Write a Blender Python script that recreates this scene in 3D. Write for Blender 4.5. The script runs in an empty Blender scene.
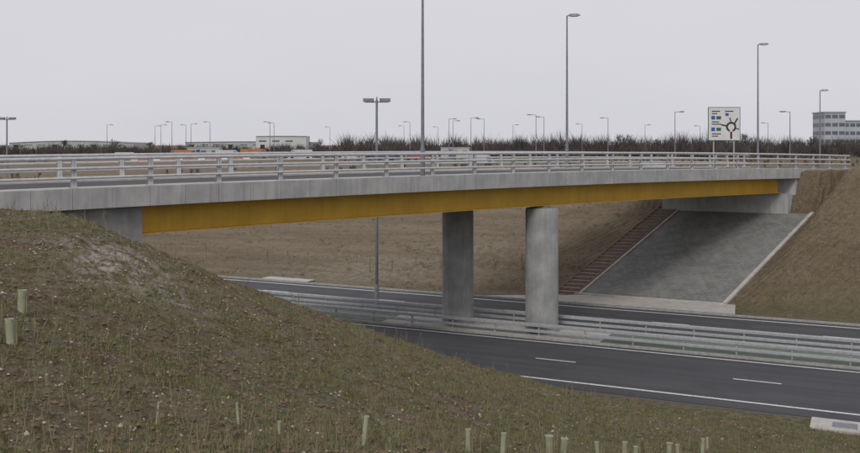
import bpy, math, random
import numpy as np
from mathutils import Vector, noise as mn
random.seed(7); rng=np.random.default_rng(7)
scene=bpy.context.scene
scene.view_settings.view_transform='Standard'; scene.view_settings.look='None'
scene.view_settings.exposure=0

# ------------------------------------------------------------------ frames
L=math.hypot(.902,-.431); R=(.902/L,-.431/L); N=(.431/L,.902/L)   # road: along s, across t
U=(.735,.678); V=(-.678,.735); A=(-13.4,28.8)                      # bridge: along k, across v
def RP(s,t,z=0.0): return (s*R[0]+t*N[0], s*R[1]+t*N[1], z)
def BP(k,v,z=0.0): return (A[0]+k*U[0]+v*V[0], A[1]+k*U[1]+v*V[1], z)
def zd(k): return 8.34+.00867*k-.000233*k*k
W=8.7
def sm(x,a,b):
    q=np.clip((x-a)/(b-a),0,1); return q*q*(3-2*q)

# ------------------------------------------------------------------ terrain
CP=np.array([(-13.06,28,7.8),(-11,27.5,7.72),(-8.8,29,6.55),(-5.86,30,4.9),(-3.36,31,3.85),(-1.06,32.5,2.8),
(2.66,35,1.18),(6.45,35,.12),(14,32,0),(25,26.2,0),(13.5,29,.1),(-8.9,20,6.35),(-8.1,18,6.1),(-6.1,13,5.5),(0,16,4.46),
(2.86,22,2.6),(7.6,26,1.35),(-2.96,21,3.99),(-6.07,20,5.35),(-7.3,24,5.8),(-.75,23,3.44),(2.05,27,2.33),(-11.5,24,7.0),
(0,0,8.1),(-8,4,7.9),(5,5,6.5),(0,8,6.5),(8,10,5.0),(20,20,1.6),(25,10,3.6),(-30,20,8),(-30,0,8.2),(0,-20,8.4),(30,-10,6),(-20,24,7.9),(-15,10,6.6)])
def _u(r): return np.where(r>1e-9, r*r*np.log(np.maximum(r,1e-9)),0)
n=len(CP); D=np.hypot(CP[:,None,0]-CP[None,:,0],CP[:,None,1]-CP[None,:,1])
M=np.zeros((n+3,n+3)); M[:n,:n]=_u(D)+np.eye(n)*2.0; M[:n,n]=1; M[:n,n+1:]=CP[:,:2]; M[n,:n]=1; M[n+1:,:n]=CP[:,:2].T
sol=np.linalg.solve(M,np.concatenate([CP[:,2],np.zeros(3)]))
def tps(X,Y):
    z=sol[n]+sol[n+1]*X+sol[n+2]*Y
    for i in range(n): z=z+sol[i]*_u(np.hypot(X-CP[i,0],Y-CP[i,1]))
    return z
def terrain(X,Y):
    X=np.asarray(X,float);Y=np.asarray(Y,float)
    s=X*R[0]+Y*R[1]; t=X*N[0]+Y*N[1]
    dx=X-A[0];dy=Y-A[1]; k=U[0]*dx+U[1]*dy; v=V[0]*dx+V[1]*dy
    m=1-sm(np.hypot(X,Y-18),32,55)
    near=tps(np.clip(X,-80,80),np.clip(Y,-80,80))*m+7.2*(1-m)
    near=np.clip(near,0,8.6)
    w=sm(v,-.7,.1); dk=zd(np.clip(k,-60,60))-.78
    near=near*(1-w)+dk*w
    near=np.where(v>10,np.maximum(near-(v-10)/1.8,np.clip((34.9-t)*.1,0,6)),near)
    near=np.minimum(near,np.maximum(0,(34.9-t)*.54))
    base=np.interp(t,[57,75,95,118,140,400,5000],[0,1.3,3.6,5.8,6.7,6.9,7.0])
    pl=np.maximum(6.85,zd(np.clip(k,50,110))-.12)
    wf=sm(v,-2.6,-1.1); fr=np.maximum(0,t-58.3)*(.62*(1-wf)+.45*wf)
    fr=np.where((wf>.5)&(t>70.0),fr+(t-70)*6,fr)
    emb=pl-np.maximum(0,v-9.8)/1.5
    far=np.maximum(base,np.minimum(np.minimum(fr,emb),pl))
    z=np.where(t<45,near,far)
    road=(t>35.6)&(t<55.15)
    return np.where(road,-.06,z)
def tz(x,y): return float(terrain(x,y))
def lines(segs):
    out=[]
    for a,b,st in segs: out+=list(np.arange(a,b,st))
    return out
def geo(a,b,f):
    o=[];x=a;d=2.0
    while x<b: x+=d; d*=f; o.append(x)
    return o
sl=[-x for x in reversed(geo(90,5000,1.25))]+lines([(-90,-32,1),(-32,9,.14),(9,60,1)])+geo(60,5000,1.25)
tl=[-x for x in reversed(geo(2,400,1.25))]+lines([(-2,6,1),(6,36,.14),(36,55,1),(55,60,.35),(60,112,.8)])+geo(112,5000,1.2)
sl=np.array(sl);tl=np.array(tl)
S,T=np.meshgrid(sl,tl)
GX=S*R[0]+T*N[0];GY=S*R[1]+T*N[1];GZ=terrain(GX,GY)
dx=GX-A[0];dy=GY-A[1];KK=U[0]*dx+U[1]*dy;VV=V[0]*dx+V[1]*dy
flat=((T>34.9)&(T<55.3))|((VV>-2.2)&(VV<9.6)&(T>54)&(T<73))|((VV>-.2)&(VV<W)&(GZ>7)&(T<30))
amp=np.where(flat,0,1.0)*np.clip(1.3-np.hypot(GX,GY)/400,.1,1)
edge=np.clip((35.2-T)/2,0.1,1); amp=np.where(T<45,amp*edge,amp*np.clip((T-55.3)/4,0,1))
def fn(x,y):
    return (.12*mn.noise((x*.35,y*.35,1))+.09*mn.noise((x*1.1,y*1.1,5))+.09*mn.noise((x*2.4,y*2.4,9))+.08*mn.noise((x*5.2,y*5.2,3)))
nz=np.array([fn(x,y) for x,y in zip(GX.ravel(),GY.ravel())]).reshape(GX.shape)
GZ=GZ+nz*amp

# ------------------------------------------------------------------ materials
def newmat(name):
    m=bpy.data.materials.new(name); m.use_nodes=True; nt=m.node_tree
    return m,nt,nt.nodes['Principled BSDF']
def nd(nt,t,**kw):
    x=nt.nodes.new(t)
    for a,b in kw.items(): setattr(x,a,b)
    return x
def mix(nt,fac,a,b):
    x=nd(nt,'ShaderNodeMix',data_type='RGBA')
    for i,val in ((0,fac),(6,a),(7,b)):
        if isinstance(val,(int,float)): x.inputs[i].default_value=val
        elif isinstance(val,tuple): x.inputs[i].default_value=(*val,1)
        else: nt.links.new(val,x.inputs[i])
    return x.outputs[2]
def nz_(nt,vec,scale,detail=4,rough=.55):
    x=nd(nt,'ShaderNodeTexNoise'); x.inputs['Scale'].default_value=scale; x.inputs['Detail'].default_value=detail
    x.inputs['Roughness'].default_value=rough; nt.links.new(vec,x.inputs['Vector']); return x.outputs['Fac']
def ramp(nt,f,a,b,lo=0.,hi=1.):
    x=nd(nt,'ShaderNodeMapRange'); nt.links.new(f,x.inputs[0])
    for i,val in ((1,a),(2,b),(3,lo),(4,hi)): x.inputs[i].default_value=val
    return x.outputs[0]
def mth(nt,op,a,b):
    x=nd(nt,'ShaderNodeMath',operation=op)
    for i,val in ((0,a),(1,b)):
        if isinstance(val,(int,float)): x.inputs[i].default_value=val
        else: nt.links.new(val,x.inputs[i])
    return x.outputs[0]
def pos(nt): return nd(nt,'ShaderNodeNewGeometry').outputs['Position']
def simple(name,c1,c2,scale=3,rough=.8,metal=0,bump=.0,bs=30,streak=0,big=None):
    m,nt,b=newmat(name); p=pos(nt)
    col=mix(nt,ramp(nt,nz_(nt,p,scale),.35,.65),c1,c2)
    if big: col=mix(nt,ramp(nt,nz_(nt,p,.35,3),.4,.65),col,big)
    if streak:
        mp=nd(nt,'ShaderNodeMapping'); mp.inputs['Scale'].default_value=(3,3,.25); nt.links.new(p,mp.inputs[0])
        f=ramp(nt,nz_(nt,mp.outputs[0],1.6,5,.65),.45,.75,0,streak)
        col=mix(nt,f,col,tuple(x*.5 for x in c1))
    nt.links.new(col,b.inputs['Base Color']); b.inputs['Roughness'].default_value=rough; b.inputs['Metallic'].default_value=metal
    if bump:
        bp=nd(nt,'ShaderNodeBump'); bp.inputs['Strength'].default_value=bump; bp.inputs['Distance'].default_value=.02
        nt.links.new(nz_(nt,p,bs,4),bp.inputs['Height']); nt.links.new(bp.outputs[0],b.inputs['Normal'])
    return m
concrete=simple('concrete',(.44,.44,.43),(.34,.34,.335),1.2,.85,bump=.3,bs=12,streak=.6)
concrete_pier=simple('pier_concrete',(.37,.37,.36),(.26,.265,.26),1.3,.85,bump=.3,bs=10,streak=.55)
concrete_dark=simple('abutment_concrete',(.31,.31,.30),(.23,.23,.225),1.5,.85,bump=.3,bs=14,streak=.6)
concrete_light=simple('paving_concrete',(.50,.475,.43),(.40,.38,.35),2.0,.9,bump=.3,bs=20)
m,nt,b=newmat('asphalt'); asphalt=m; p=pos(nt)
mp=nd(nt,'ShaderNodeMapping'); mp.vector_type='TEXTURE'; mp.inputs['Rotation'].default_value=(0,0,math.atan2(R[1],R[0])); mp.inputs['Scale'].default_value=(14,.7,1); nt.links.new(p,mp.inputs[0])
c=mix(nt,ramp(nt,nz_(nt,p,28,4,.7),.35,.65),(.060,.060,.066),(.042,.042,.047))
c=mix(nt,ramp(nt,nz_(nt,mp.outputs[0],1,4),.42,.62,0,.7),c,(.080,.080,.085))
c=mix(nt,ramp(nt,nz_(nt,p,.5,4),.5,.7,0,.5),c,(.038,.038,.043))
nt.links.new(c,b.inputs['Base Color']); b.inputs['Roughness'].default_value=.8
bp=nd(nt,'ShaderNodeBump'); bp.inputs['Strength'].default_value=.4; bp.inputs['Distance'].default_value=.015
nt.links.new(nz_(nt,p,60,3),bp.inputs['Height']); nt.links.new(bp.outputs[0],b.inputs['Normal'])
kerb=simple('kerb_concrete',(.40,.39,.37),(.30,.30,.28),4,.9)
galv=simple('galvanised_steel',(.45,.46,.47),(.35,.36,.37),6,.5,metal=.2)
alu=simple('aluminium_parapet',(.58,.58,.59),(.47,.47,.48),5,.5,metal=.2)
yellow=simple('ochre_girder_paint',(.60,.355,.026),(.50,.29,.02),.8,.55,streak=.28)
white=simple('white_road_paint',(.76,.76,.74),(.50,.50,.49),9,.7)
steel_d=simple('lamp_steel',(.25,.26,.28),(.19,.2,.22),5,.55,metal=.3)
dark=simple('dark_gap',(.03,.03,.03),(.02,.02,.02),5,.8)
gravel=simple('gravel_drain',(.15,.13,.11),(.05,.047,.042),30,.95,bump=.8,bs=40)
timber=simple('step_timber',(.27,.17,.12),(.20,.125,.09),5,.9)
twig=simple('bare_twigs',(.070,.056,.052),(.048,.041,.040),.2,.95)
twig2=simple('bare_twigs_pale',(.105,.088,.080),(.078,.066,.061),.2,.95)
bark=simple('bark',(.08,.068,.06),(.05,.043,.038),2,.95)
tubem=simple('tree_shelter_plastic',(.44,.46,.31),(.35,.37,.24),6,.5)
straw=simple('dead_stalk',(.29,.235,.15),(.16,.125,.08),3,.9)
grassm=simple('grass_blades',(.135,.155,.055),(.19,.18,.08),1.0,.9)
stone=simple('stone_chips',(.50,.46,.39),(.30,.26,.20),2.5,.95)
clod=simple('soil_clods',(.21,.155,.10),(.12,.088,.055),2,.98)
wallm=simple('cladding',(.44,.46,.46),(.40,.42,.42),.1,.6)
wallw=simple('white_cladding',(.58,.58,.59),(.52,.52,.53),.1,.6)
officew=simple('office_cladding',(.44,.47,.50),(.40,.42,.45),.1,.6)
roofm=simple('roof_metal',(.40,.42,.42),(.36,.38,.38),.1,.5)
glass=simple('window_glass',(.13,.155,.19),(.10,.12,.15),.3,.2)
signw=simple('sign_white',(.70,.70,.70),(.64,.64,.64),1,.5)
signk=simple('sign_black',(.02,.02,.02),(.03,.03,.03),1,.5)
signg=simple('sign_green',(.03,.13,.07),(.03,.11,.06),1,.5)
signb=simple('sign_blue',(.03,.12,.40),(.03,.1,.35),1,.5)
red=simple('red_plastic',(.36,.09,.06),(.30,.08,.05),1,.6)
orange=simple('orange_paint',(.50,.20,.07),(.42,.17,.06),1,.6)
rubber=simple('rubber',(.02,.02,.02),(.03,.03,.03),5,.9)
vwhite=simple('van_paint',(.58,.58,.58),(.54,.54,.54),1,.35)
bluep=simple('blue_paint',(.07,.1,.18),(.06,.09,.16),1,.35)
mgrass=simple('verge_grass',(.15,.19,.14),(.10,.135,.095),2.2,.95,bump=1,bs=14,big=(.17,.20,.165))

# ground
m,nt,b=newmat('soil_ground'); ground_mat=m; p=pos(nt)
ag=nd(nt,'ShaderNodeAttribute',attribute_name='grass').outputs['Fac']
ac=nd(nt,'ShaderNodeAttribute',attribute_name='chalk').outputs['Fac']
at=nd(nt,'ShaderNodeAttribute',attribute_name='track').outputs['Fac']
afar=nd(nt,'ShaderNodeAttribute',attribute_name='bare_earth').outputs['Fac']
c=mix(nt,ramp(nt,nz_(nt,p,.22,4),.38,.62),(.21,.152,.092),(.29,.225,.148))
c=mix(nt,ramp(nt,nz_(nt,p,.9,5,.6),.42,.60,0,.7),c,(.24,.175,.105))
c=mix(nt,ramp(nt,nz_(nt,p,2.4,6,.7),.47,.60,0,.8),c,(.115,.08,.047))
c=mix(nt,ramp(nt,nz_(nt,p,8,5,.75),.52,.64,0,.75),c,(.36,.30,.21))
c=mix(nt,ramp(nt,nz_(nt,p,17,4,.75),.53,.61,0,.75),c,(.052,.038,.024))
gf=mth(nt,'MULTIPLY',ag,ramp(nt,nz_(nt,p,.7,7,.72),.40,.54))
gf=mth(nt,'MULTIPLY',gf,ramp(nt,nz_(nt,p,9,4,.75),.34,.54))
c=mix(nt,gf,c,(.125,.14,.045))
mpf=nd(nt,'ShaderNodeMapping'); mpf.vector_type='TEXTURE'; mpf.inputs['Rotation'].default_value=(0,0,math.atan2(R[1],R[0])+.1); mpf.inputs['Scale'].default_value=(16,2.2,3); nt.links.new(p,mpf.inputs[0])
fc=mix(nt,ramp(nt,nz_(nt,mpf.outputs[0],1,5,.65),.4,.6),(.31,.25,.18),(.215,.168,.115))
fc=mix(nt,ramp(nt,nz_(nt,p,2.2,6,.75),.5,.62,0,.7),fc,(.15,.115,.078))
c=mix(nt,mth(nt,'MULTIPLY',afar,.75),c,fc)
cf=mth(nt,'MULTIPLY',ac,ramp(nt,nz_(nt,p,2.6,6,.75),.44,.56))
c=mix(nt,cf,c,(.54,.51,.45))
vo=nd(nt,'ShaderNodeTexVoronoi'); vo.inputs['Scale'].default_value=5; nt.links.new(p,vo.inputs['Vector'])
sf=mth(nt,'MULTIPLY',ramp(nt,vo.outputs['Distance'],.12,.2,1,0),ramp(nt,nz_(nt,p,1.2,4),.48,.58,0,.9))
c=mix(nt,sf,c,(.48,.44,.37))
nt.links.new(c,b.inputs['Base Color']); b.inputs['Roughness'].default_value=1
b.inputs['Specular IOR Level'].default_value=.1
mp=nd(nt,'ShaderNodeMapping'); mp.inputs['Rotation'].default_value=(0,0,math.radians(62)); nt.links.new(p,mp.inputs[0])
wv=nd(nt,'ShaderNodeTexWave'); wv.inputs['Scale'].default_value=.8; wv.inputs['Distortion'].default_value=1.8; wv.inputs['Detail'].default_value=3; wv.inputs['Detail Scale'].default_value=2
nt.links.new(mp.outputs[0],wv.inputs['Vector'])
hgt=mth(nt,'ADD',mth(nt,'MULTIPLY',nz_(nt,p,5,8,.75),1.0),mth(nt,'MULTIPLY',mth(nt,'MULTIPLY',wv.outputs['Fac'],at),.9))
bp=nd(nt,'ShaderNodeBump'); bp.inputs['Strength'].default_value=1; bp.inputs['Distance'].default_value=.25
nt.links.new(hgt,bp.inputs['Height']); nt.links.new(bp.outputs[0],b.inputs['Normal'])

# block paving on slope
m,nt,b=newmat('slope_block_paving'); slope_mat=m
uv=nd(nt,'ShaderNodeUVMap').outputs[0]; p=pos(nt)
br=nd(nt,'ShaderNodeTexBrick'); nt.links.new(uv,br.inputs['Vector']); br.inputs['Scale'].default_value=1
br.inputs['Brick Width'].default_value=.45; br.inputs['Row Height'].default_value=.3; br.inputs['Mortar Size'].default_value=.015
br.inputs['Color1'].default_value=(.235,.237,.228,1); br.inputs['Color2'].default_value=(.185,.188,.182,1); br.inputs['Mortar'].default_value=(.12,.12,.112,1)
c=mix(nt,ramp(nt,nz_(nt,p,.6,4),.4,.65,0,.6),br.outputs['Color'],(.255,.255,.24))
c=mix(nt,ramp(nt,nz_(nt,p,1.4,7,.75),.46,.62,0,.65),c,(.13,.133,.12))
c=mix(nt,ramp(nt,nz_(nt,p,9,4,.75),.55,.65,0,.5),c,(.33,.325,.30))
nt.links.new(c,b.inputs['Base Color']); b.inputs['Roughness'].default_value=.85
bp=nd(nt,'ShaderNodeBump'); bp.inputs['Strength'].default_value=.8; bp.inputs['Distance'].default_value=.03
nt.links.new(mth(nt,'ADD',ramp(nt,br.outputs['Fac'],0,1,1,0),nz_(nt,p,9,5,.7)),bp.inputs['Height']); nt.links.new(bp.outputs[0],b.inputs['Normal'])

# ------------------------------------------------------------------ mesh builder
class MB:
    def __init__(s): s.v=[];s.f=[];s.m=[];s.mats=[]
    def mi(s,mat):
        if mat not in s.mats: s.mats.append(mat)
        return s.mats.index(mat)
    def add(s,vs,fs,mat):
        o=len(s.v); s.v+=[tuple(x) for x in vs]; i=s.mi(mat)
        for f in fs: s.f.append(tuple(o+j for j in f)); s.m.append(i)
    def hexa(s,b,t,mat):
        s.add(list(b)+list(t),[(3,2,1,0),(4,5,6,7),(0,1,5,4),(1,2,6,5),(2,3,7,6),(3,0,4,7)],mat)
    def box(s,c,sz,mat,yaw=0):
        x,y,z=c;a,b_,h=sz[0]/2,sz[1]/2,sz[2]/2;ca,sa=math.cos(yaw),math.sin(yaw)
        q=[(x+i*ca-j*sa,y+i*sa+j*ca) for i,j in((-a,-b_),(a,-b_),(a,b_),(-a,b_))]
        s.hexa([(i,j,z-h) for i,j in q],[(i,j,z+h) for i,j in q],mat)
    def tube(s,p0,p1,r0,r1,mat,n=8,cap=True):
        p0=Vector(p0);p1=Vector(p1);d=(p1-p0).normalized()
        e=d.cross(Vector((0,0,1)) if abs(d.z)<.95 else Vector((1,0,0))).normalized();g=d.cross(e)
        vs=[];
        for P,r in((p0,r0),(p1,r1)):
            for i in range(n):
                a=2*math.pi*i/n; vs.append(P+e*(r*math.cos(a))+g*(r*math.sin(a)))
        fs=[(i,(i+1)%n,n+(i+1)%n,n+i)[::-1] for i in range(n)]
        if cap: fs+=[tuple(range(n)),tuple(range(2*n-1,n-1,-1))]
        s.add(vs,fs,mat)
    def lathe(s,x,y,prof,mat,n=24):
        vs=[];fs=[]
        for r,z in prof:
            for i in range(n):
                a=2*math.pi*i/n; vs.append((x+r*math.cos(a),y+r*math.sin(a),z))
        for j in range(len(prof)-1):
            for i in range(n): fs.append((j*n+i,j*n+(i+1)%n,(j+1)*n+(i+1)%n,(j+1)*n+i))
        fs.append(tuple(range(n))[::-1]); fs.append(tuple((len(prof)-1)*n+i for i in range(n)))
        s.add(vs,fs,mat)
    def build(s,name,parent=None,smooth=False,bevel=0):
        me=bpy.data.meshes.new(name); me.from_pydata(s.v,[],s.f)
        for q in s.mats: me.materials.append(q)
        me.polygons.foreach_set('material_index',s.m)
        if smooth: me.polygons.foreach_set('use_smooth',[True]*len(s.f))
        me.update(); o=bpy.data.objects.new(name,me); scene.collection.objects.link(o)
        if parent: o.parent=parent
        if smooth:
            md=o.modifiers.new('es','EDGE_SPLIT'); md.split_angle=math.radians(40)
        if bevel:
            md=o.modifiers.new('bv','BEVEL'); md.width=bevel; md.segments=1
        return o
def empty(name,loc=(0,0,0)):
    o=bpy.data.objects.new(name,None); scene.collection.objects.link(o); o.location=loc; return o
def bseg(mb,k0,k1,v0,v1,f0,f1,mat,step=1.5):
    nn=max(1,int(round((k1-k0)/step))); ks=np.linspace(k0,k1,nn+1)
    vs=[]
    for k in ks:
        z=zd(k); vs+=[BP(k,v0,z+f0),BP(k,v1,z+f0),BP(k,v1,z+f1),BP(k,v0,z+f1)]
    fs=[(3,2,1,0),tuple(4*nn+i for i in range(4))]
    for i in range(nn):
        for j in range(4):
            a=4*i+j;b_=4*i+(j+1)%4; fs.append((a,b_,b_+4,a+4))
    mb.add(vs,fs,mat)
def rbox(mb,s0,s1,t0,t1,z0,z1,mat):
    q=[(s0,t0),(s1,t0),(s1,t1),(s0,t1)]
    mb.hexa([RP(a,b,z0) for a,b in q],[RP(a,b,z1) for a,b in q],mat)
def rsheet(mb,s0,s1,t0,t1,z,mat):
    mb.add([RP(s0,t0,z),RP(s1,t0,z),RP(s1,t1,z),RP(s0,t1,z)],[(0,1,2,3)],mat)

# ------------------------------------------------------------------ ground mesh
ny,nx=GX.shape
idx=np.arange(nx*ny).reshape(ny,nx)
F=np.stack([idx[:-1,:-1],idx[:-1,1:],idx[1:,1:],idx[1:,:-1]],-1).reshape(-1,4)
me=bpy.data.meshes.new('ground'); me.from_pydata(np.stack([GX,GY,GZ],-1).reshape(-1,3).tolist(),[],F.tolist())
me.materials.append(ground_mat); me.polygons.foreach_set('use_smooth',[True]*len(F))
gr=np.where(T<36,.5,.22)
gr=gr+.5*sm(GX,-7,2)*(T<36)*sm(-GY,-36,-18)
gr+=.6*(T<36)*sm(T,30,34.5)
gr=np.where((T>54)&(T<60.5),.12+.85*(1-sm(T,58,60.5))*sm(S,-9,-6)+.2,gr)
gr=np.where((T>60.5)&(T<140),.15,gr)
gr=np.where(T>140,.5,gr)
def blob(x,y,rx,ry): return np.exp(-(((GX-x)/rx)**2+((GY-y)/ry)**2))
ch=blob(-8.6,25.6,1.3,1.6)*1.0+blob(-6.6,24.5,.8,.7)*.5+.12*(T<36)+.06+.3*blob(-3,70,8,6)
tr=blob(-7.5,21.5,3.5,3)+blob(-7,16,3,3)+.6*blob(-2,26,4,3)+.25
be=(T>55.3)*(T<150)*(VV>8)*1.0+.45*(T>55.3)*(VV<=8)
for nm,arr in(('grass',gr),('chalk',ch),('track',tr),('bare_earth',be)):
    at_=me.attributes.new(nm,'FLOAT','POINT'); at_.data.foreach_set('value',np.clip(arr,0,1).ravel().astype(np.float32))
me.update(); go=bpy.data.objects.new('ground',me); scene.collection.objects.link(go)

# ------------------------------------------------------------------ roads
SA,SB=-500,400
mb=MB(); rsheet(mb,SA,SB,35.9,44.3,0,asphalt); rsheet(mb,SA,SB,47.9,55.0,0,asphalt); mb.build('dual_carriageway_road')
mb=MB()
rsheet(mb,SA,SB,36.85,37.02,.005,white); rsheet(mb,SA,SB,43.75,43.9,.005,white)
rsheet(mb,SA,SB,48.25,48.4,.005,white); rsheet(mb,SA,SB,54.2,54.38,.005,white)
for i in range(-50,40):
    s0=-13.9+i*8.7
    rsheet(mb,s0,s0+1.9,40.3,40.42,.005,white); rsheet(mb,s0+3,s0+5.0,51.3,51.42,.005,white)
mb.build('road_markings')
mb=MB()
s=-80.
while s<60:
    rbox(mb,s,s+.905,44.3,44.44,-.05,.11,kerb); rbox(mb,s,s+.905,47.76,47.9,-.05,.11,kerb)
    rbox(mb,s,s+.905,55.0,55.14,-.05,.10,kerb)
    s+=.915
mb.build('kerbs')
mb=MB()
for a,b_ in((-500,-24.2),(-12,400)): rsheet(mb,a,b_,44.44,47.76,.085,mgrass)
mb.build('median_verge')
mb=MB()
for i in range(8):
    for j in range(2):
        a=-24.2+i*1.525; c0=44.44+j*1.66; rbox(mb,a+.01,a+1.515,c0+.005,c0+1.65,-.03,.12,concrete_light)
mb.build('median_paving')
mb=MB()
def poly(pts,z,mat):
    mb.add([RP(a,b_,z) for a,b_ in pts],[tuple(range(len(pts)))],mat)
poly([(-22.5,55.14),(-7.0,55.14),(-7.4,58.45),(-16.0,58.45)],.115,concrete_light)
poly([(-40,55.14),(-36,55.14),(-36,56.3),(-40,56.3)],.115,concrete_light)
mb.build('verge_paving')
mb=MB(); rsheet(mb,-60,120,35.0,35.9,-.012,gravel); mb.build('gravel_drain')
mb=MB(); rbox(mb,-1.9,2.6,34.4,35.75,-.1,.06,concrete_light); rbox(mb,-1.2,-.4,34.8,35.4,.06,.075,steel_d); mb.build('drain_headwall_slab')

# ------------------------------------------------------------------ bridge
br_=empty('road_bridge',BP(28,W/2,0)); br_loc=Vector(br_.location)
def bbuild(mb,name,**kw):
    o=mb.build(name,**kw); o.parent=br_; o.matrix_parent_inverse.identity(); o.location=-br_loc; return o
K0,K1=-45,62.5
mb=MB()
for vo_,sg in((0,1),(W,-1)):
    k=K0
    while k<K1-.1:
        kk=min(k+1.35,K1); a,b_=(vo_,vo_+.32) if sg>0 else (vo_-.32,vo_)
        j=rng.uniform(-.004,.004)
        bseg(mb,k+.005,kk-.005,a+j,b_+j,-.70,0,concrete); k+=1.35
bbuild(mb,'fascia_panels',bevel=.008)
mb=MB(); bseg(mb,K0,K1,.34,W-.34,-.55,-.12,concrete_dark)
bseg(mb,K0,K1,.34,1.6,-.12,-.02,concrete_light); bseg(mb,K0,K1,W-1.6,W-.34,-.12,-.02,concrete_light)
bbuild(mb,'deck_slab')
mb=MB(); bseg(mb,K0,150,1.6,W-1.6,-.119,-.09,asphalt); bbuild(mb,'deck_road_surface')
KA,KB=5.0,52.9
mb=MB()
for gv in(.95,3.2,5.5,W-.95):
    sh=-.4*gv
    a,b_=KA+sh,KB+sh
    bseg(mb,a,b_,gv-.012,gv+.012,-1.70,-.55,yellow)
    bseg(mb,a,b_,gv-.26,gv+.26,-1.74,-1.70,yellow)
    bseg(mb,a,b_,gv-.2,gv+.2,-.58,-.551,yellow)
    if gv<1 or gv>7:
        for kq in np.arange(a+3.2,b_,6.4):
            vi=(gv+.012,gv+.16) if gv<1 else (gv-.16,gv-.012)
            bseg(mb,kq,kq+.03,vi[0],vi[1],-1.69,-.59,yellow)
bbuild(mb,'plate_girders')
mb=MB()
for v,tq in((1.05,45.75),(5.6,45.9)):
    kk=(tq-20.2-.371*v)/.928; x,y,_=BP(kk,v); zt=zd(kk)-1.74
    mb.lathe(x,y,[(.85,-.05),(.85,zt-.22),(.80,zt-.14),(.62,zt-.1)],concrete_pier,40)
    mb.lathe(x,y,[(.40,zt-.1),(.40,zt-.004)],concrete_dark,16)
bbuild(mb,'pier_columns',smooth=True)
mb=MB()
for v0,v1 in((.97,3.18),(3.22,5.48),(5.52,W-.97)):
    for tt in(46.2,):
        ka=(tt-20.2-.371*v0)/.928; kb=(tt-20.2-.371*v1)/.928
        mb.tube(BP(ka,v0,zd(ka)-1.2),BP(kb,v1,zd(kb)-1.2),.12,.12,yellow,6)
bbuild(mb,'cross_bracing')
def kk_(t,v): return (t-20.2-.371*v)/.928
def abut(mb,t0,t1,v0,v1,zb,drop,mat):
    b=[];tp=[]
    for t_,v_ in((t0,v0),(t1,v0),(t1,v1),(t0,v1)):
        k=kk_(t_,v_); b.append(BP(k,v_,zb)); tp.append(BP(k,v_,zd(k)-drop))
    mb.hexa(b,tp,mat)
mb=MB()
abut(mb,22.0,24.9,.45,W-.45,2,.70,concrete_dark)
abut(mb,69.9,73,.12,W-.12,2,.70,concrete)
abut(mb,69.2,69.9,.3,W-.3,3.5,1.78,concrete)
abut(mb,73,80,.12,.5,3,.70,concrete); abut(mb,73,80,W-.5,W-.12,3,.70,concrete)
abut(mb,12,22.0,.45,.8,3,.70,concrete_dark)
bbuild(mb,'abutments',bevel=.015)
mb=MB()
for vp in(.16,W-.16):
    ks=list(np.arange(-.35-2.7*16,66,2.7))
    for k in ks:
        if k>K1: continue
        x,y,_=BP(k,vp); z=zd(k); sg=1 if vp<1 else -1
        ang=math.atan2(U[1],U[0])
        mb.box((x,y,z+.02),(.26,.24,.03),alu,ang)
        for dv,wd in((-.05,.095),(.05,.095)):
            a0=Vector(BP(k-wd,vp+dv+sg*.05,z+.03));a1=Vector(BP(k+wd,vp+dv+sg*.05,z+.03))
            b0=Vector(BP(k-wd*.8,vp+dv*.7,z+.95));b1=Vector(BP(k+wd*.8,vp+dv*.7,z+.95))
            o=Vector((V[0],V[1],0))*.012
            mb.hexa([a0,a1,a1+o,a0+o],[b0,b1,b1+o,b0+o],alu)
        a0=Vector(BP(k-.01,vp-.05+sg*.05,z+.03));a1=Vector(BP(k-.01,vp+.05+sg*.05,z+.03));o=Vector((U[0],U[1],0))*.02
        b0=Vector(BP(k-.01,vp-.035,z+.95));b1=Vector(BP(k-.01,vp+.035,z+.95))
        mb.hexa([a0,a1,a1+o,a0+o],[b0,b1,b1+o,b0+o],alu)
    for h,r in((.98,.06),(.66,.05),(.34,.05)):
        kr=np.linspace(K0,K1,60)
        for a,b_ in zip(kr[:-1],kr[1:]):
            q=vp-(.06 if vp<1 else -.06)*(0 if h>.9 else 1)
            mb.tube(BP(a,q,zd(a)+h),BP(b_,q,zd(b_)+h),r,r,alu,8,False)
bbuild(mb,'parapet_railings',smooth=True)

# slope paving
rows=24
me=bpy.data.meshes.new('slope_paving'); vs=[];uvs=[];fs=[]
v0,v1=-1.0,7.25
for i in range(rows+1):
    t_=58.35+(69.3-58.35)*i/rows; z=(t_-58.3)*.45+.07
    for v_ in(v0,v1): vs.append(BP(kk_(t_,v_),v_,z)); uvs.append((v_,t_*1.1))
for i in range(rows): fs.append((2*i,2*i+1,2*i+3,2*i+2))
me.from_pydata(vs,[],fs); uvl=me.uv_layers.new(name='UVMap')
for lp in me.loops: uvl.data[lp.index].uv=uvs[lp.vertex_index]
me.materials.append(slope_mat); me.update(); o=bpy.data.objects.new('slope_paving',me); scene.collection.objects.link(o)
mb=MB()
for va,vb in((v0-.22,v0-.005),(v1+.005,v1+.12)):
    q=[(58.3,va),(58.3,vb),(69.4,vb),(69.4,va)]
    mb.hexa([BP(kk_(a,b_),b_,(a-58.3)*.45-.1) for a,b_ in q],[BP(kk_(a,b_),b_,(a-58.3)*.45+.15) for a,b_ in q],concrete_light)
rq=[(58.1,v0-.2),(58.34,v0-.2),(58.34,v1+.2),(58.1,v1+.2)]
mb.hexa([BP(kk_(a,b_),b_,-.1) for a,b_ in rq],[BP(kk_(a,b_),b_,.2) for a,b_ in rq],concrete_light)
mb.build('slope_edging')
mb=MB(); ns=26
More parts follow.
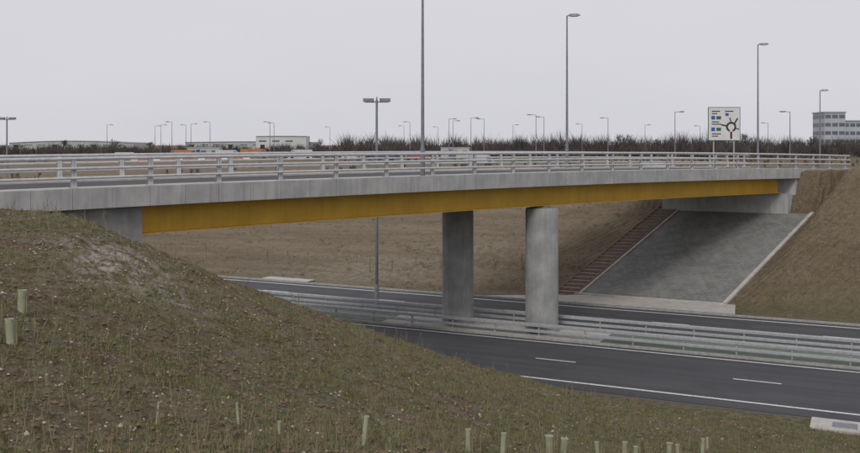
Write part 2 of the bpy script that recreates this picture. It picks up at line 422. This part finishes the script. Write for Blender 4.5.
for i in range(ns):
    t_=58.4+i*(69.6-58.4)/ns; z=(t_-58.3)*.45+.16
    q=[(t_,7.5),(t_,8.75),(t_+.40,8.75),(t_+.40,7.5)]
    mb.hexa([BP(kk_(a,b_),b_,z-.3) for a,b_ in q],[BP(kk_(a,b_),b_,z) for a,b_ in q],concrete)
    q=[(t_-.05,7.5),(t_-.05,8.75),(t_-.002,8.75),(t_-.002,7.5)]
    mb.hexa([BP(kk_(a,b_),b_,z-.10) for a,b_ in q],[BP(kk_(a,b_),b_,z+.012) for a,b_ in q],timber)
for va in(7.43,8.77):
    q=[(58.3,va),(58.3,va+.06),(70,va+.06),(70,va)]
    mb.hexa([BP(kk_(a,b_),b_,(a-58.3)*.45-.1) for a,b_ in q],[BP(kk_(a,b_),b_,(a-58.3)*.45+.17) for a,b_ in q],timber)
mb.build('embankment_steps')

# ------------------------------------------------------------------ barriers
def barrier(t_,s0,s1,name):
    mb=MB(); s=s0
    while s<=s1:
        x,y,_=RP(s,t_); mb.box((x,y,.33),(.07,.11,.74),galv,math.atan2(R[1],R[0])); s+=2.4
    for z,h in((.64,.14),(.34,.12)):
        rbox(mb,s0,s1,t_-.12,t_-.055,z-h/2,z+h/2,galv)
        rbox(mb,s0,s1,t_+.055,t_+.12,z-h/2,z+h/2,galv)
    return mb.build(name,bevel=.012)
barrier(44.65,-80,45,'safety_barrier'); barrier(47.5,-80,45,'safety_barrier')

# ------------------------------------------------------------------ lamps
def lamp(x,y,h,zb=None,dirn=(1,0),r=.085,name='street_lamp',arm=.5,hs=1.0):
    if zb is None: zb=tz(x,y)-.1
    mb=MB(); zt=zb+h
    mb.tube((x,y,zb),(x,y,zb+1.3),r*1.35,r*1.35,steel_d,10); mb.tube((x,y,zb+1.3),(x,y,zt),r,r*.55,steel_d,10)
    d=Vector((*dirn,0)).normalized(); P=Vector((x,y,zt-.03)); Q=P+d*arm+Vector((0,0,.06))
    mb.tube(P,Q,r*.5,r*.45,steel_d,8)
    e=Vector((-d.y,d.x,0)); hl=.75*hs;hw=.16*hs;hh=.09*hs
    secs=[(0,.45,.5),(.25,.9,1),(.7,1,1),(1,.5,.4)]; vs=[]
    for f,wf_,hf in secs:
        c_=Q+d*(f*hl)
        vs+=[c_-e*hw*wf_-Vector((0,0,hh*hf)),c_+e*hw*wf_-Vector((0,0,hh*hf)),c_+e*hw*wf_*.7+Vector((0,0,hh*hf)),c_-e*hw*wf_*.7+Vector((0,0,hh*hf))]
    fs=[(0,1,2,3),(15,14,13,12)]
    for i in range(3):
        for j in range(4): fs.append((4*i+j,4*(i+1)+j,4*(i+1)+(j+1)%4,4*i+(j+1)%4))
    mb.add(vs,fs,steel_d); return mb.build(name,smooth=False)
def twin(x,y,zt,zb,dirn=(1,0)):
    mb=MB()
    mb.tube((x,y,zb),(x,y,zb+1.5),.14,.14,galv,12); mb.tube((x,y,zb+1.5),(x,y,zt),.10,.065,steel_d,12)
    a=math.atan2(dirn[1],dirn[0]); d=Vector((*dirn,0)).normalized()
    P=Vector((x,y,zt-.12)); mb.tube(P-d*.6,P+d*.6,.04,.04,steel_d,6)
    for sg in(-1,1):
        c_=P+d*sg*.5
        mb.box((c_.x,c_.y,zt-.01),(.6,.42,.2),steel_d,a); mb.box((c_.x,c_.y,zt-.13),(.42,.32,.04),galv,a)
    mb.tube((x,y,zt-.1),(x,y,zt+.18),.05,.04,steel_d,6)
    mb.build('twin_head_lamp')
k=18.35; x,y,_=BP(k,.62); lamp(x,y,10.2,zd(k)-.05,(.3,1),.085)
k=37.8; x,y,_=BP(k,8.0); lamp(x,y,9.95,zd(k)-.05,(.9,-.3),.085,arm=.1)
x,y=27.6,77.6; lamp(x,y,10.0+.5,None,(.9,-.3),.085,arm=.1)
lamp(42.3,100,10.9,None,(.9,-.3),.085,arm=.1)
twin(-3.2,55.4,12.5,-.05,(1,-.1)); twin(-41.3,90,12.4,tz(-41.3,90)-.1,(1,.1))
for px,py in((107,125),(155,126),(161,125),(172,122),(186,125),(191,124),(210,122),(270,122),(274,123),(404,126),(438,127),(449,119),(453,121),(471,118),(484,119),(513,125),(536,115),(544,117),(608,118),(675,112),(790,106),(768,123),(330,127),(700,126),(582,124),(410,122),(645,125)):
    Y=5*922/(145-py); X=(px-430)/922*Y
    lamp(X,Y,8.0,6.8 if Y>135 else None,((1 if (px%2) else -1),.2),.08,arm=.7 if px!=790 else .5,hs=1.1)

# ------------------------------------------------------------------ direction sign
mb=MB(); x0,y0=31.9,100; gz=tz(x0,y0)
zb,zt=10.25,13.9
mb.box((x0,y0,(zb+zt)/2),(3.5,.05,zt-zb),signg); mb.box((x0,y0-.03,(zb+zt)/2),(3.36,.02,zt-zb-.14),signw)
for dx_ in(-1.1,1.1): mb.tube((x0+dx_,y0+.12,gz-.2),(x0+dx_,y0+.12,zt-.2),.08,.08,galv,8)
cx,cz=x0+.75,11.75
def ring(cx,cz,r0,r1,a0,a1,mat,n=24):
    vs=[];fs=[]
    for i in range(n+1):
        a=math.radians(a0+(a1-a0)*i/n); vs+=[(cx+r0*math.cos(a),y0-.045,cz+r0*math.sin(a)),(cx+r1*math.cos(a),y0-.045,cz+r1*math.sin(a))]
    for i in range(n): fs.append((2*i,2*i+1,2*i+3,2*i+2))
    mb.add(vs,fs,mat)
ring(cx,cz,.35,.56,-70,250,signk)
def bar(xa,za,xb,zb_,w,mat):
    d=Vector((xb-xa,0,zb_-za)).normalized(); e=Vector((-d.z,0,d.x))*w/2; a=Vector((xa,y0-.047,za));b=Vector((xb,y0-.047,zb_))
    mb.add([a-e,a+e,b+e,b-e],[(0,1,2,3)],mat)
bar(cx,cz-.5,cx,cz-1.3,.22,signk); bar(cx+.35,cz+.35,cx+.7,cz+.95,.16,signk); bar(cx-.5,cz+.1,cx-1.1,cz+.25,.16,signk); bar(cx+.0,cz+.5,cx-.15,cz+1.0,.12,signk);bar(cx+.5,cz-.15,cx+.85,cz-.25,.12,signk)
for i,(a,b_,w_) in enumerate(((-1.35,13.45,.9),(-1.35,13.2,.6),(-1.35,12.3,.8),(-1.35,12.05,1.0),(-1.35,11.0,1.0),(-1.35,10.75,.7),(.1,13.45,.9))):
    bar(x0+a,b_,x0+a+w_,b_,.11,signk)
mb.box((x0-1.2,y0-.05,12.75),(.4,.015,.4),signb); mb.box((x0-1.2,y0-.05,11.5),(.4,.015,.4),signb); mb.box((x0+.3,y0-.05,13.1),(.35,.015,.3),signb)
mb.box((x0-.6,y0-.05,12.75),(.5,.015,.35),signg); mb.box((x0-.6,y0-.05,11.5),(.5,.015,.35),signg)
mb.build('direction_sign')

# ------------------------------------------------------------------ tree shelters
SH=[(-8.60,19.4,.56,.02,.085),(-7.95,17.5,.56,-.03,.08),(-1.18,16.3,.55,.05,.045),(.72,17.4,.52,0,.05),(1.41,18.0,.52,.03,.05),(2.51,19.4,.55,0,.08),(2.82,19.6,.52,.04,.075),
(3.70,20.3,.52,-.03,.05),(4.50,21.4,.5,.02,.055),(4.8,21.5,.42,0,.055),(5.85,22.6,.47,.02,.07),(6.15,22.9,.42,0,.05),(7.2,24.4,.45,.03,.05),(-2.6,15.9,.32,0,.03),(7.7,25.6,.35,0,.04),(-4.6,15.5,.4,.05,.02),(-3.4,16.4,.45,-.04,.025)]
for i,(x,y,h,ln,r) in enumerate(SH):
    mb=MB(); z=tz(x,y)-.08
    nseg=12
    vs=[];fs=[]
    for rr,zz in((r,z),(r,z+h),(r*1.12,z+h+.02),(r*.9,z+h+.02),(r*.85,z+h-.15)):
        for j in range(nseg):
            a=2*math.pi*j/nseg; vs.append((x+rr*math.cos(a)+ln*(zz-z)*2,y+rr*math.sin(a),zz))
    for q in range(4):
        for j in range(nseg): fs.append((q*nseg+j,q*nseg+(j+1)%nseg,(q+1)*nseg+(j+1)%nseg,(q+1)*nseg+j))
    mb.add(vs,fs,tubem); mb.box((x+r+.025,y,z+h*.48),(.025,.025,h),straw)
    mb.build('tree_shelter',smooth=True)

# ------------------------------------------------------------------ scatter on near bank
def ground_at(xs,ys):
    return terrain(xs,ys)+np.array([fn(a,b_) for a,b_ in zip(xs,ys)])*np.clip((35.2-(xs*N[0]+ys*N[1]))/2,.1,1)
def near_pts(num):
    out=[]
    while len(out)<num:
        Y=rng.uniform(11,36); X=rng.uniform(-.5,.5)*Y
        t_=X*N[0]+Y*N[1]; v_=V[0]*(X-A[0])+V[1]*(Y-A[1])
        if t_<34.7 and v_<-.1: out.append((X,Y))
    a=np.array(out); return a[:,0],a[:,1]
xs,ys=near_pts(28000); zs=ground_at(xs,ys)
mb=MB()
for i,(x,y,z) in enumerate(zip(xs,ys,zs)):
    chz=math.exp(-((x+8.4)**2+(y-25.4)**2)/4)
    cl=mn.noise((x*.7,y*.7,31))
    mt=stone if rng.random()<.09+.4*max(0,cl)+chz*.5 else clod
    if mt is clod and cl>.25 and rng.random()<.5: continue
    r=rng.uniform(.014,.055)*(1.7 if rng.random()<.07 else 1)
    if mt is stone: r*=.7
    j=rng.uniform(.6,1.3,6)*r
    mb.add([(x+j[0],y,z),(x,y+j[1],z),(x-j[2],y,z),(x,y-j[3],z),(x,y,z+j[4]*.8),(x,y,z-j[5])],[(0,1,4),(1,2,4),(2,3,4),(3,0,4),(1,0,5),(2,1,5),(3,2,5),(0,3,5)],mt)
mb.build('stones_and_clods')
xs,ys=near_pts(30000); zs=ground_at(xs,ys); mb=MB()
for x,y,z in zip(xs,ys,zs):
    dens=.5+.6*float(sm(np.array(x),-6,3))
    if mn.noise((x*.6,y*.6,20))+.3<rng.random()*(1.35-dens): continue
    for q in range(5):
        a=rng.uniform(0,6.28);h=rng.uniform(.04,.14);w=.009; px_=x+rng.normal(0,.05);py_=y+rng.normal(0,.05); lx,ly=math.cos(a)*h*.6,math.sin(a)*h*.6
        mb.add([(px_-w,py_,z-.02),(px_+w,py_,z-.02),(px_+lx,py_+ly,z+h)],[(0,1,2)],grassm if q<4 else straw)
mb.build('grass_tufts')
xs,ys=near_pts(1300); zs=ground_at(xs,ys); mb=MB()
for x,y,z in zip(xs,ys,zs):
    h=rng.uniform(.15,.6)
    top=(x+rng.normal(0,.06),y+rng.normal(0,.06),z+h); mb.tube((x,y,z-.02),top,.008,.004,straw,3,False)
    for q in range(int(rng.integers(1,4))):
        f=rng.uniform(.4,.9); b0=(x+(top[0]-x)*f,y+(top[1]-y)*f,z+h*f)
        mb.tube(b0,(b0[0]+rng.normal(0,.06),b0[1]+rng.normal(0,.06),b0[2]+rng.uniform(.05,.15)),.005,.002,straw,3,False)
mb.build('dead_weed_stalks')

# ------------------------------------------------------------------ tufts on the far banks, fence
mb=MB()
cnt=0
while cnt<6500:
    s_=rng.uniform(-75,22); t_=rng.uniform(55.6,100); x,y,_=RP(s_,t_); v_=V[0]*(x-A[0])+V[1]*(y-A[1])
    if -1.6<v_<9.2: continue
    cnt+=1
    if mn.noise((x*.25,y*.25,2))<rng.uniform(-.2,.35): continue
    z=tz(x,y); mt=(grassm,straw,clod,clod)[int(rng.integers(0,4))]
    for q in range(4):
        h=rng.uniform(.06,.22); px_,py_=x+rng.normal(0,.12),y+rng.normal(0,.12)
        mb.add([(px_-.035,py_,z-.03),(px_+.035,py_,z-.03),(px_+rng.normal(0,.08),py_,z+h)],[(0,1,2)],mt)
mb.build('bank_weeds')
mb=MB(); prev=None
for i in range(34):
    s_=-84+i*2.0; t_=61+.6*math.sin(i*.4); x,y,_=RP(s_,t_); z=tz(x,y)
    mb.box((x,y,z+.5),(.10,.10,1.15),straw)
    if prev:
        for h in(.35,.65,.95): mb.tube((prev[0],prev[1],prev[2]+h),(x,y,z+h),.01,.01,straw,4,False)
    prev=(x,y,z)
mb.build('post_and_wire_fence')

# ------------------------------------------------------------------ distant scrub / trees
def shrub(mb,x,y,z,h,mat,nb=46,spread=.55,wk=1.0):
    for i in range(nb):
        a=rng.uniform(0,6.28); rr=rng.uniform(0,.4)*h*.6
        bx,by=x+rr*math.cos(a),y+rr*math.sin(a); bz=z+rng.uniform(0,.45)*h
        l=rng.uniform(.3,.65)*h; sp=rng.normal(0,spread*.5,2)*l; w=rng.uniform(.04,.10)*wk
        mb.add([(bx-w,by,bz),(bx+w,by,bz),(bx+sp[0],by+sp[1],min(bz+l,z+h))],[(0,1,2)],mat)
mb=MB()
for i in range(2900):
    X=rng.uniform(-330,330); Y=rng.uniform(200,310); q=X/Y
    if q<-.1: h=rng.uniform(2.0,3.5)
    elif q<.32: h=rng.uniform(3.4,6.0)
    else: h=rng.uniform(3.6,5.8)
    h*=1+.5*mn.noise((X*.03,Y*.03,0))
    shrub(mb,X,Y,tz(X,Y)-.1,h*(Y/240),twig if rng.random()<.6 else twig2,nb=40,spread=.7)
mb.build('scrub_tree_line')
mb=MB()
for i in range(700):
    X=rng.uniform(-150,150); Y=rng.uniform(115,195); h=rng.uniform(.6,1.8)
    if abs(X+45)<28 and Y>150: continue
    shrub(mb,X,Y,tz(X,Y)-.1,h,twig2,nb=30,wk=.5)
mb.build('field_scrub')
def tree(x,y,h):
    mb=MB(); z=tz(x,y)-.2
    def br(P,d,l,r,dep):
        Q=P+d*l; mb.tube(P,Q,r,r*.65,bark if dep>1 else twig2,5 if dep>2 else 3,False)
        if dep==0: return
        for i in range(4 if dep>1 else 5):
            nd_=(d+Vector(rng.normal(0,.5,3))+Vector((0,0,.15))).normalized()
            br(P+d*l*rng.uniform(.55,1),nd_,l*rng.uniform(.6,.8),r*.6,dep-1)
    br(Vector((x,y,z)),Vector((0,0,1)),h*.33,h*.025,4)
    mb.build('bare_tree')
for px,Y,h in((63,300,6.5),(115,300,6),(150,290,6),(22,320,5),(318,280,6),(360,250,6.5),(700,230,6.5),(655,220,6.5),(810,200,6.5),(560,240,6.5),(620,260,8),(745,240,8)):
    tree((px-430)/922*Y,Y,h)

# ------------------------------------------------------------------ buildings
def warehouse(name,x0,x1,y,dep,h,rise,wall,roof,bays):
    e=empty(name,((x0+x1)/2,y,6.8)); loc=Vector(e.location)
    mb=MB(); n_=14*bays; pts=[]
    for i in range(n_+1):
        f=i/n_; q=(f*bays)%1.0; q=1.0 if (i==n_) else q
        pts.append((x0+(x1-x0)*f,6.5+h+rise*math.sin(math.pi*q)))
    for (xa,za),(xb,zb2) in zip(pts[:-1],pts[1:]):
        mb.hexa([(xa,y,6.5),(xb,y,6.5),(xb,y+dep,6.5),(xa,y+dep,6.5)],[(xa,y,za),(xb,y,zb2),(xb,y+dep,zb2),(xa,y+dep,za)],wall)
    o=mb.build('walls'); o.parent=e; o.location=-loc
    mb=MB()
    for (xa,za),(xb,zb2) in zip(pts[:-1],pts[1:]):
        mb.hexa([(xa,y-.6,za+.02),(xb,y-.6,zb2+.02),(xb,y+dep+.6,zb2+.02),(xa,y+dep+.6,za+.02)],[(xa,y-.6,za+.35),(xb,y-.6,zb2+.35),(xb,y+dep+.6,zb2+.35),(xa,y+dep+.6,za+.35)],roof)
    o=mb.build('roof'); o.parent=e; o.location=-loc
    mb=MB(); nw=int((x1-x0)/9)
    for i in range(nw): mb.box((x0+4.5+i*9,y-.02,6.8+h*.62),(5,.1,h*.12),glass)
    for i in range(0,nw,3): mb.box((x0+4.5+i*9,y-.03,6.8+1.6),(3,.1,3.2),dark)
    o=mb.build('windows_and_doors'); o.parent=e; o.location=-loc
warehouse('warehouse',-292,-206,640,40,4.6,1.4,wallm,roofm,1)
warehouse('warehouse',-170,-82,640,40,5.0,.5,wallm,roofm,1)
warehouse('warehouse',-118,-84,625,20,9.0,.2,wallw,roofm,1)
def office(name,x0,y,w,dep,h,fl,penth=False):
    e=empty(name,(x0+w/2,y+dep/2,6.8)); loc=Vector(e.location); z0=6.6
    mb=MB(); mb.box((x0+w/2,y+dep/2,z0+h/2),(w,dep,h),officew)
    mb.box((x0+w/2,y+dep/2,z0+h+.2),(w+.6,dep+.6,.4),roofm)
    if penth: mb.box((x0+w*.5,y+dep/2,z0+h+1.3),(w*.5,dep*.5,1.8),roofm)
    o=mb.build('walls'); o.parent=e; o.location=-loc
    mb=MB(); fh=h/fl
    for f in range(fl):
        zc=z0+fh*(f+.55); nw=max(2,int(w/2.2))
        for i in range(nw): mb.box((x0+w*(i+.5)/nw,y-.02,zc),(w/nw*.8,.12,fh*.42),glass)
        nd2=int(dep/2.4)
        for i in range(nd2): mb.box((x0-.02,y+dep*(i+.5)/nd2,zc),(.12,dep/nd2*.8,fh*.42),glass)
    o=mb.build('windows'); o.parent=e; o.location=-loc
office('office_building',147,328,60,22,11.6,4,True)
office('stair_tower_building',139.5,326,7.4,10,14.6,5)

# ------------------------------------------------------------------ vehicles & site items beyond the bridge
def van(x,y,col,yaw=0,L_=5.2,H_=2.2,name='van'):
    z=tz(x,y)+.02; mb=MB(); ca,sa=math.cos(yaw),math.sin(yaw)
    prof=[(-.5,.18),(.5,.18),(.5,.42),(.43,.52),(.34,.95),(.28,1.0),(-.48,1.0),(-.5,.95)]
    vs=[]
    for sd in(-.95,.95):
        for a,b_ in prof:
            lx=a*L_; vs.append((x+lx*ca-sd*sa,y+lx*sa+sd*ca,z+b_*H_))
    n_=len(prof); fs=[tuple(range(n_)),tuple(range(2*n_-1,n_-1,-1))]+[(i,i+n_,(i+1)%n_+n_,(i+1)%n_) for i in range(n_)]
    mb.add(vs,fs,col)
    def W_(lx,ly,lz): return (x+lx*ca-ly*sa,y+lx*sa+ly*ca,z+lz)
    for sd in(-.965,.965):
        mb.add([W_(.22*L_,sd,.55*H_),W_(.40*L_,sd,.55*H_),W_(.335*L_,sd,.88*H_),W_(.22*L_,sd,.88*H_)],[(0,1,2,3)],glass)
        for wx in(-.32,.32): mb.tube(W_(wx*L_,sd-.1*np.sign(sd),.33),W_(wx*L_,sd*1.02,.33),.33,.33,rubber,14)
    mb.add([W_(.436*L_+.01,-.8,.54*H_),W_(.436*L_+.01,.8,.54*H_),W_(.348*L_+.01,.8,.93*H_),W_(.348*L_+.01,-.8,.93*H_)],[(0,1,2,3)],glass)
    mb.build(name)
for px,Y,c_,l_,h_,nm in((300,190,vwhite,5.0,2.1,'van'),(255,195,orange,6.0,2.2,'lorry'),(180,195,orange,5.0,2.0,'lorry'),(352,190,vwhite,4.3,1.5,'car'),(385,185,bluep,4.3,1.5,'car'),(228,190,vwhite,5,2.0,'van'),(126,195,vwhite,4.3,1.5,'car'),(415,180,red,4.3,1.5,'car'),(480,150,vwhite,4.3,1.5,'car'),(660,120,vwhite,4.3,1.5,'car')):
    van((px-430)/922*Y,Y,c_,rng.choice([0,math.pi])+.15,l_,h_,nm)
mb=MB(); xb=-60
for i in range(16):
    x=xb+i*1.5; z=tz(x,185); mt=orange if i%3 else signw
    mb.hexa([(x,184.75,z),(x+1.4,184.75,z),(x+1.4,185.25,z),(x,185.25,z)],[(x+.05,184.93,z+.9),(x+1.35,184.93,z+.9),(x+1.35,185.07,z+.9),(x+.05,185.07,z+.9)],mt)
mb.build('plastic_road_barrier')
for px,Y,w_ in((205,200,7),(455,195,6)):
    x=(px-430)/922*Y; z=tz(x,Y); mb=MB(); mb.box((x,Y,z+1.3),(w_,2.6,2.3),wallm); mb.box((x,Y,z+2.52),(w_+.2,2.8,.12),roofm)
    for i in range(3): mb.box((x-w_/3+i*w_/3,Y-1.31,z+1.5),(1.1,.06,.8),glass)
    mb.box((x-w_/6,Y-1.31,z+1.15),(.8,.05,1.9),bluep); mb.build('site_cabin')

# ------------------------------------------------------------------ world, sun, camera
w=bpy.data.worlds.new('World'); scene.world=w; w.use_nodes=True; nt=w.node_tree
bg=nt.nodes['Background']; sky=nt.nodes.new('ShaderNodeTexSky'); sky.sky_type='NISHITA'; sky.sun_disc=False
el,az=math.radians(38),math.radians(200)
sky.sun_elevation=el; sky.sun_rotation=az; sky.dust_density=4
hs=nt.nodes.new('ShaderNodeHueSaturation'); hs.inputs['Saturation'].default_value=.15; nt.links.new(sky.outputs[0],hs.inputs['Color'])
tc=nt.nodes.new('ShaderNodeTexCoord'); no=nt.nodes.new('ShaderNodeTexNoise'); no.inputs['Scale'].default_value=2.2; no.inputs['Detail'].default_value=4
mpp=nt.nodes.new('ShaderNodeMapping'); mpp.inputs['Scale'].default_value=(1,1,4); nt.links.new(tc.outputs['Generated'],mpp.inputs[0]); nt.links.new(mpp.outputs[0],no.inputs['Vector'])
cr=nt.nodes.new('ShaderNodeMix'); cr.data_type='RGBA'; nt.links.new(no.outputs['Fac'],cr.inputs[0])
cr.inputs[6].default_value=(6.4,6.35,6.95,1); cr.inputs[7].default_value=(7.4,7.35,7.8,1)
mx=nt.nodes.new('ShaderNodeMix'); mx.data_type='RGBA'; mx.inputs[0].default_value=.92
nt.links.new(hs.outputs[0],mx.inputs[6]); nt.links.new(cr.outputs[2],mx.inputs[7]); nt.links.new(mx.outputs[2],bg.inputs['Color']); bg.inputs['Strength'].default_value=.1
sd=bpy.data.lights.new('sun','SUN'); sd.energy=1.15; sd.angle=math.radians(14); sd.color=(1,.97,.92)
so=bpy.data.objects.new('sun',sd); scene.collection.objects.link(so)
dv=Vector((math.sin(az)*math.cos(el),math.cos(az)*math.cos(el),math.sin(el)))
so.rotation_euler=dv.to_track_quat('Z','Y').to_euler()
cam=bpy.data.cameras.new('camera'); cam.sensor_width=36; cam.lens=36*922/860; cam.shift_y=-(226.5-145)/860; cam.clip_end=9000; cam.clip_start=.1
co=bpy.data.objects.new('camera',cam); co.location=(0,0,9.8); co.rotation_euler=(math.pi/2,0,0); scene.collection.objects.link(co); scene.camera=co
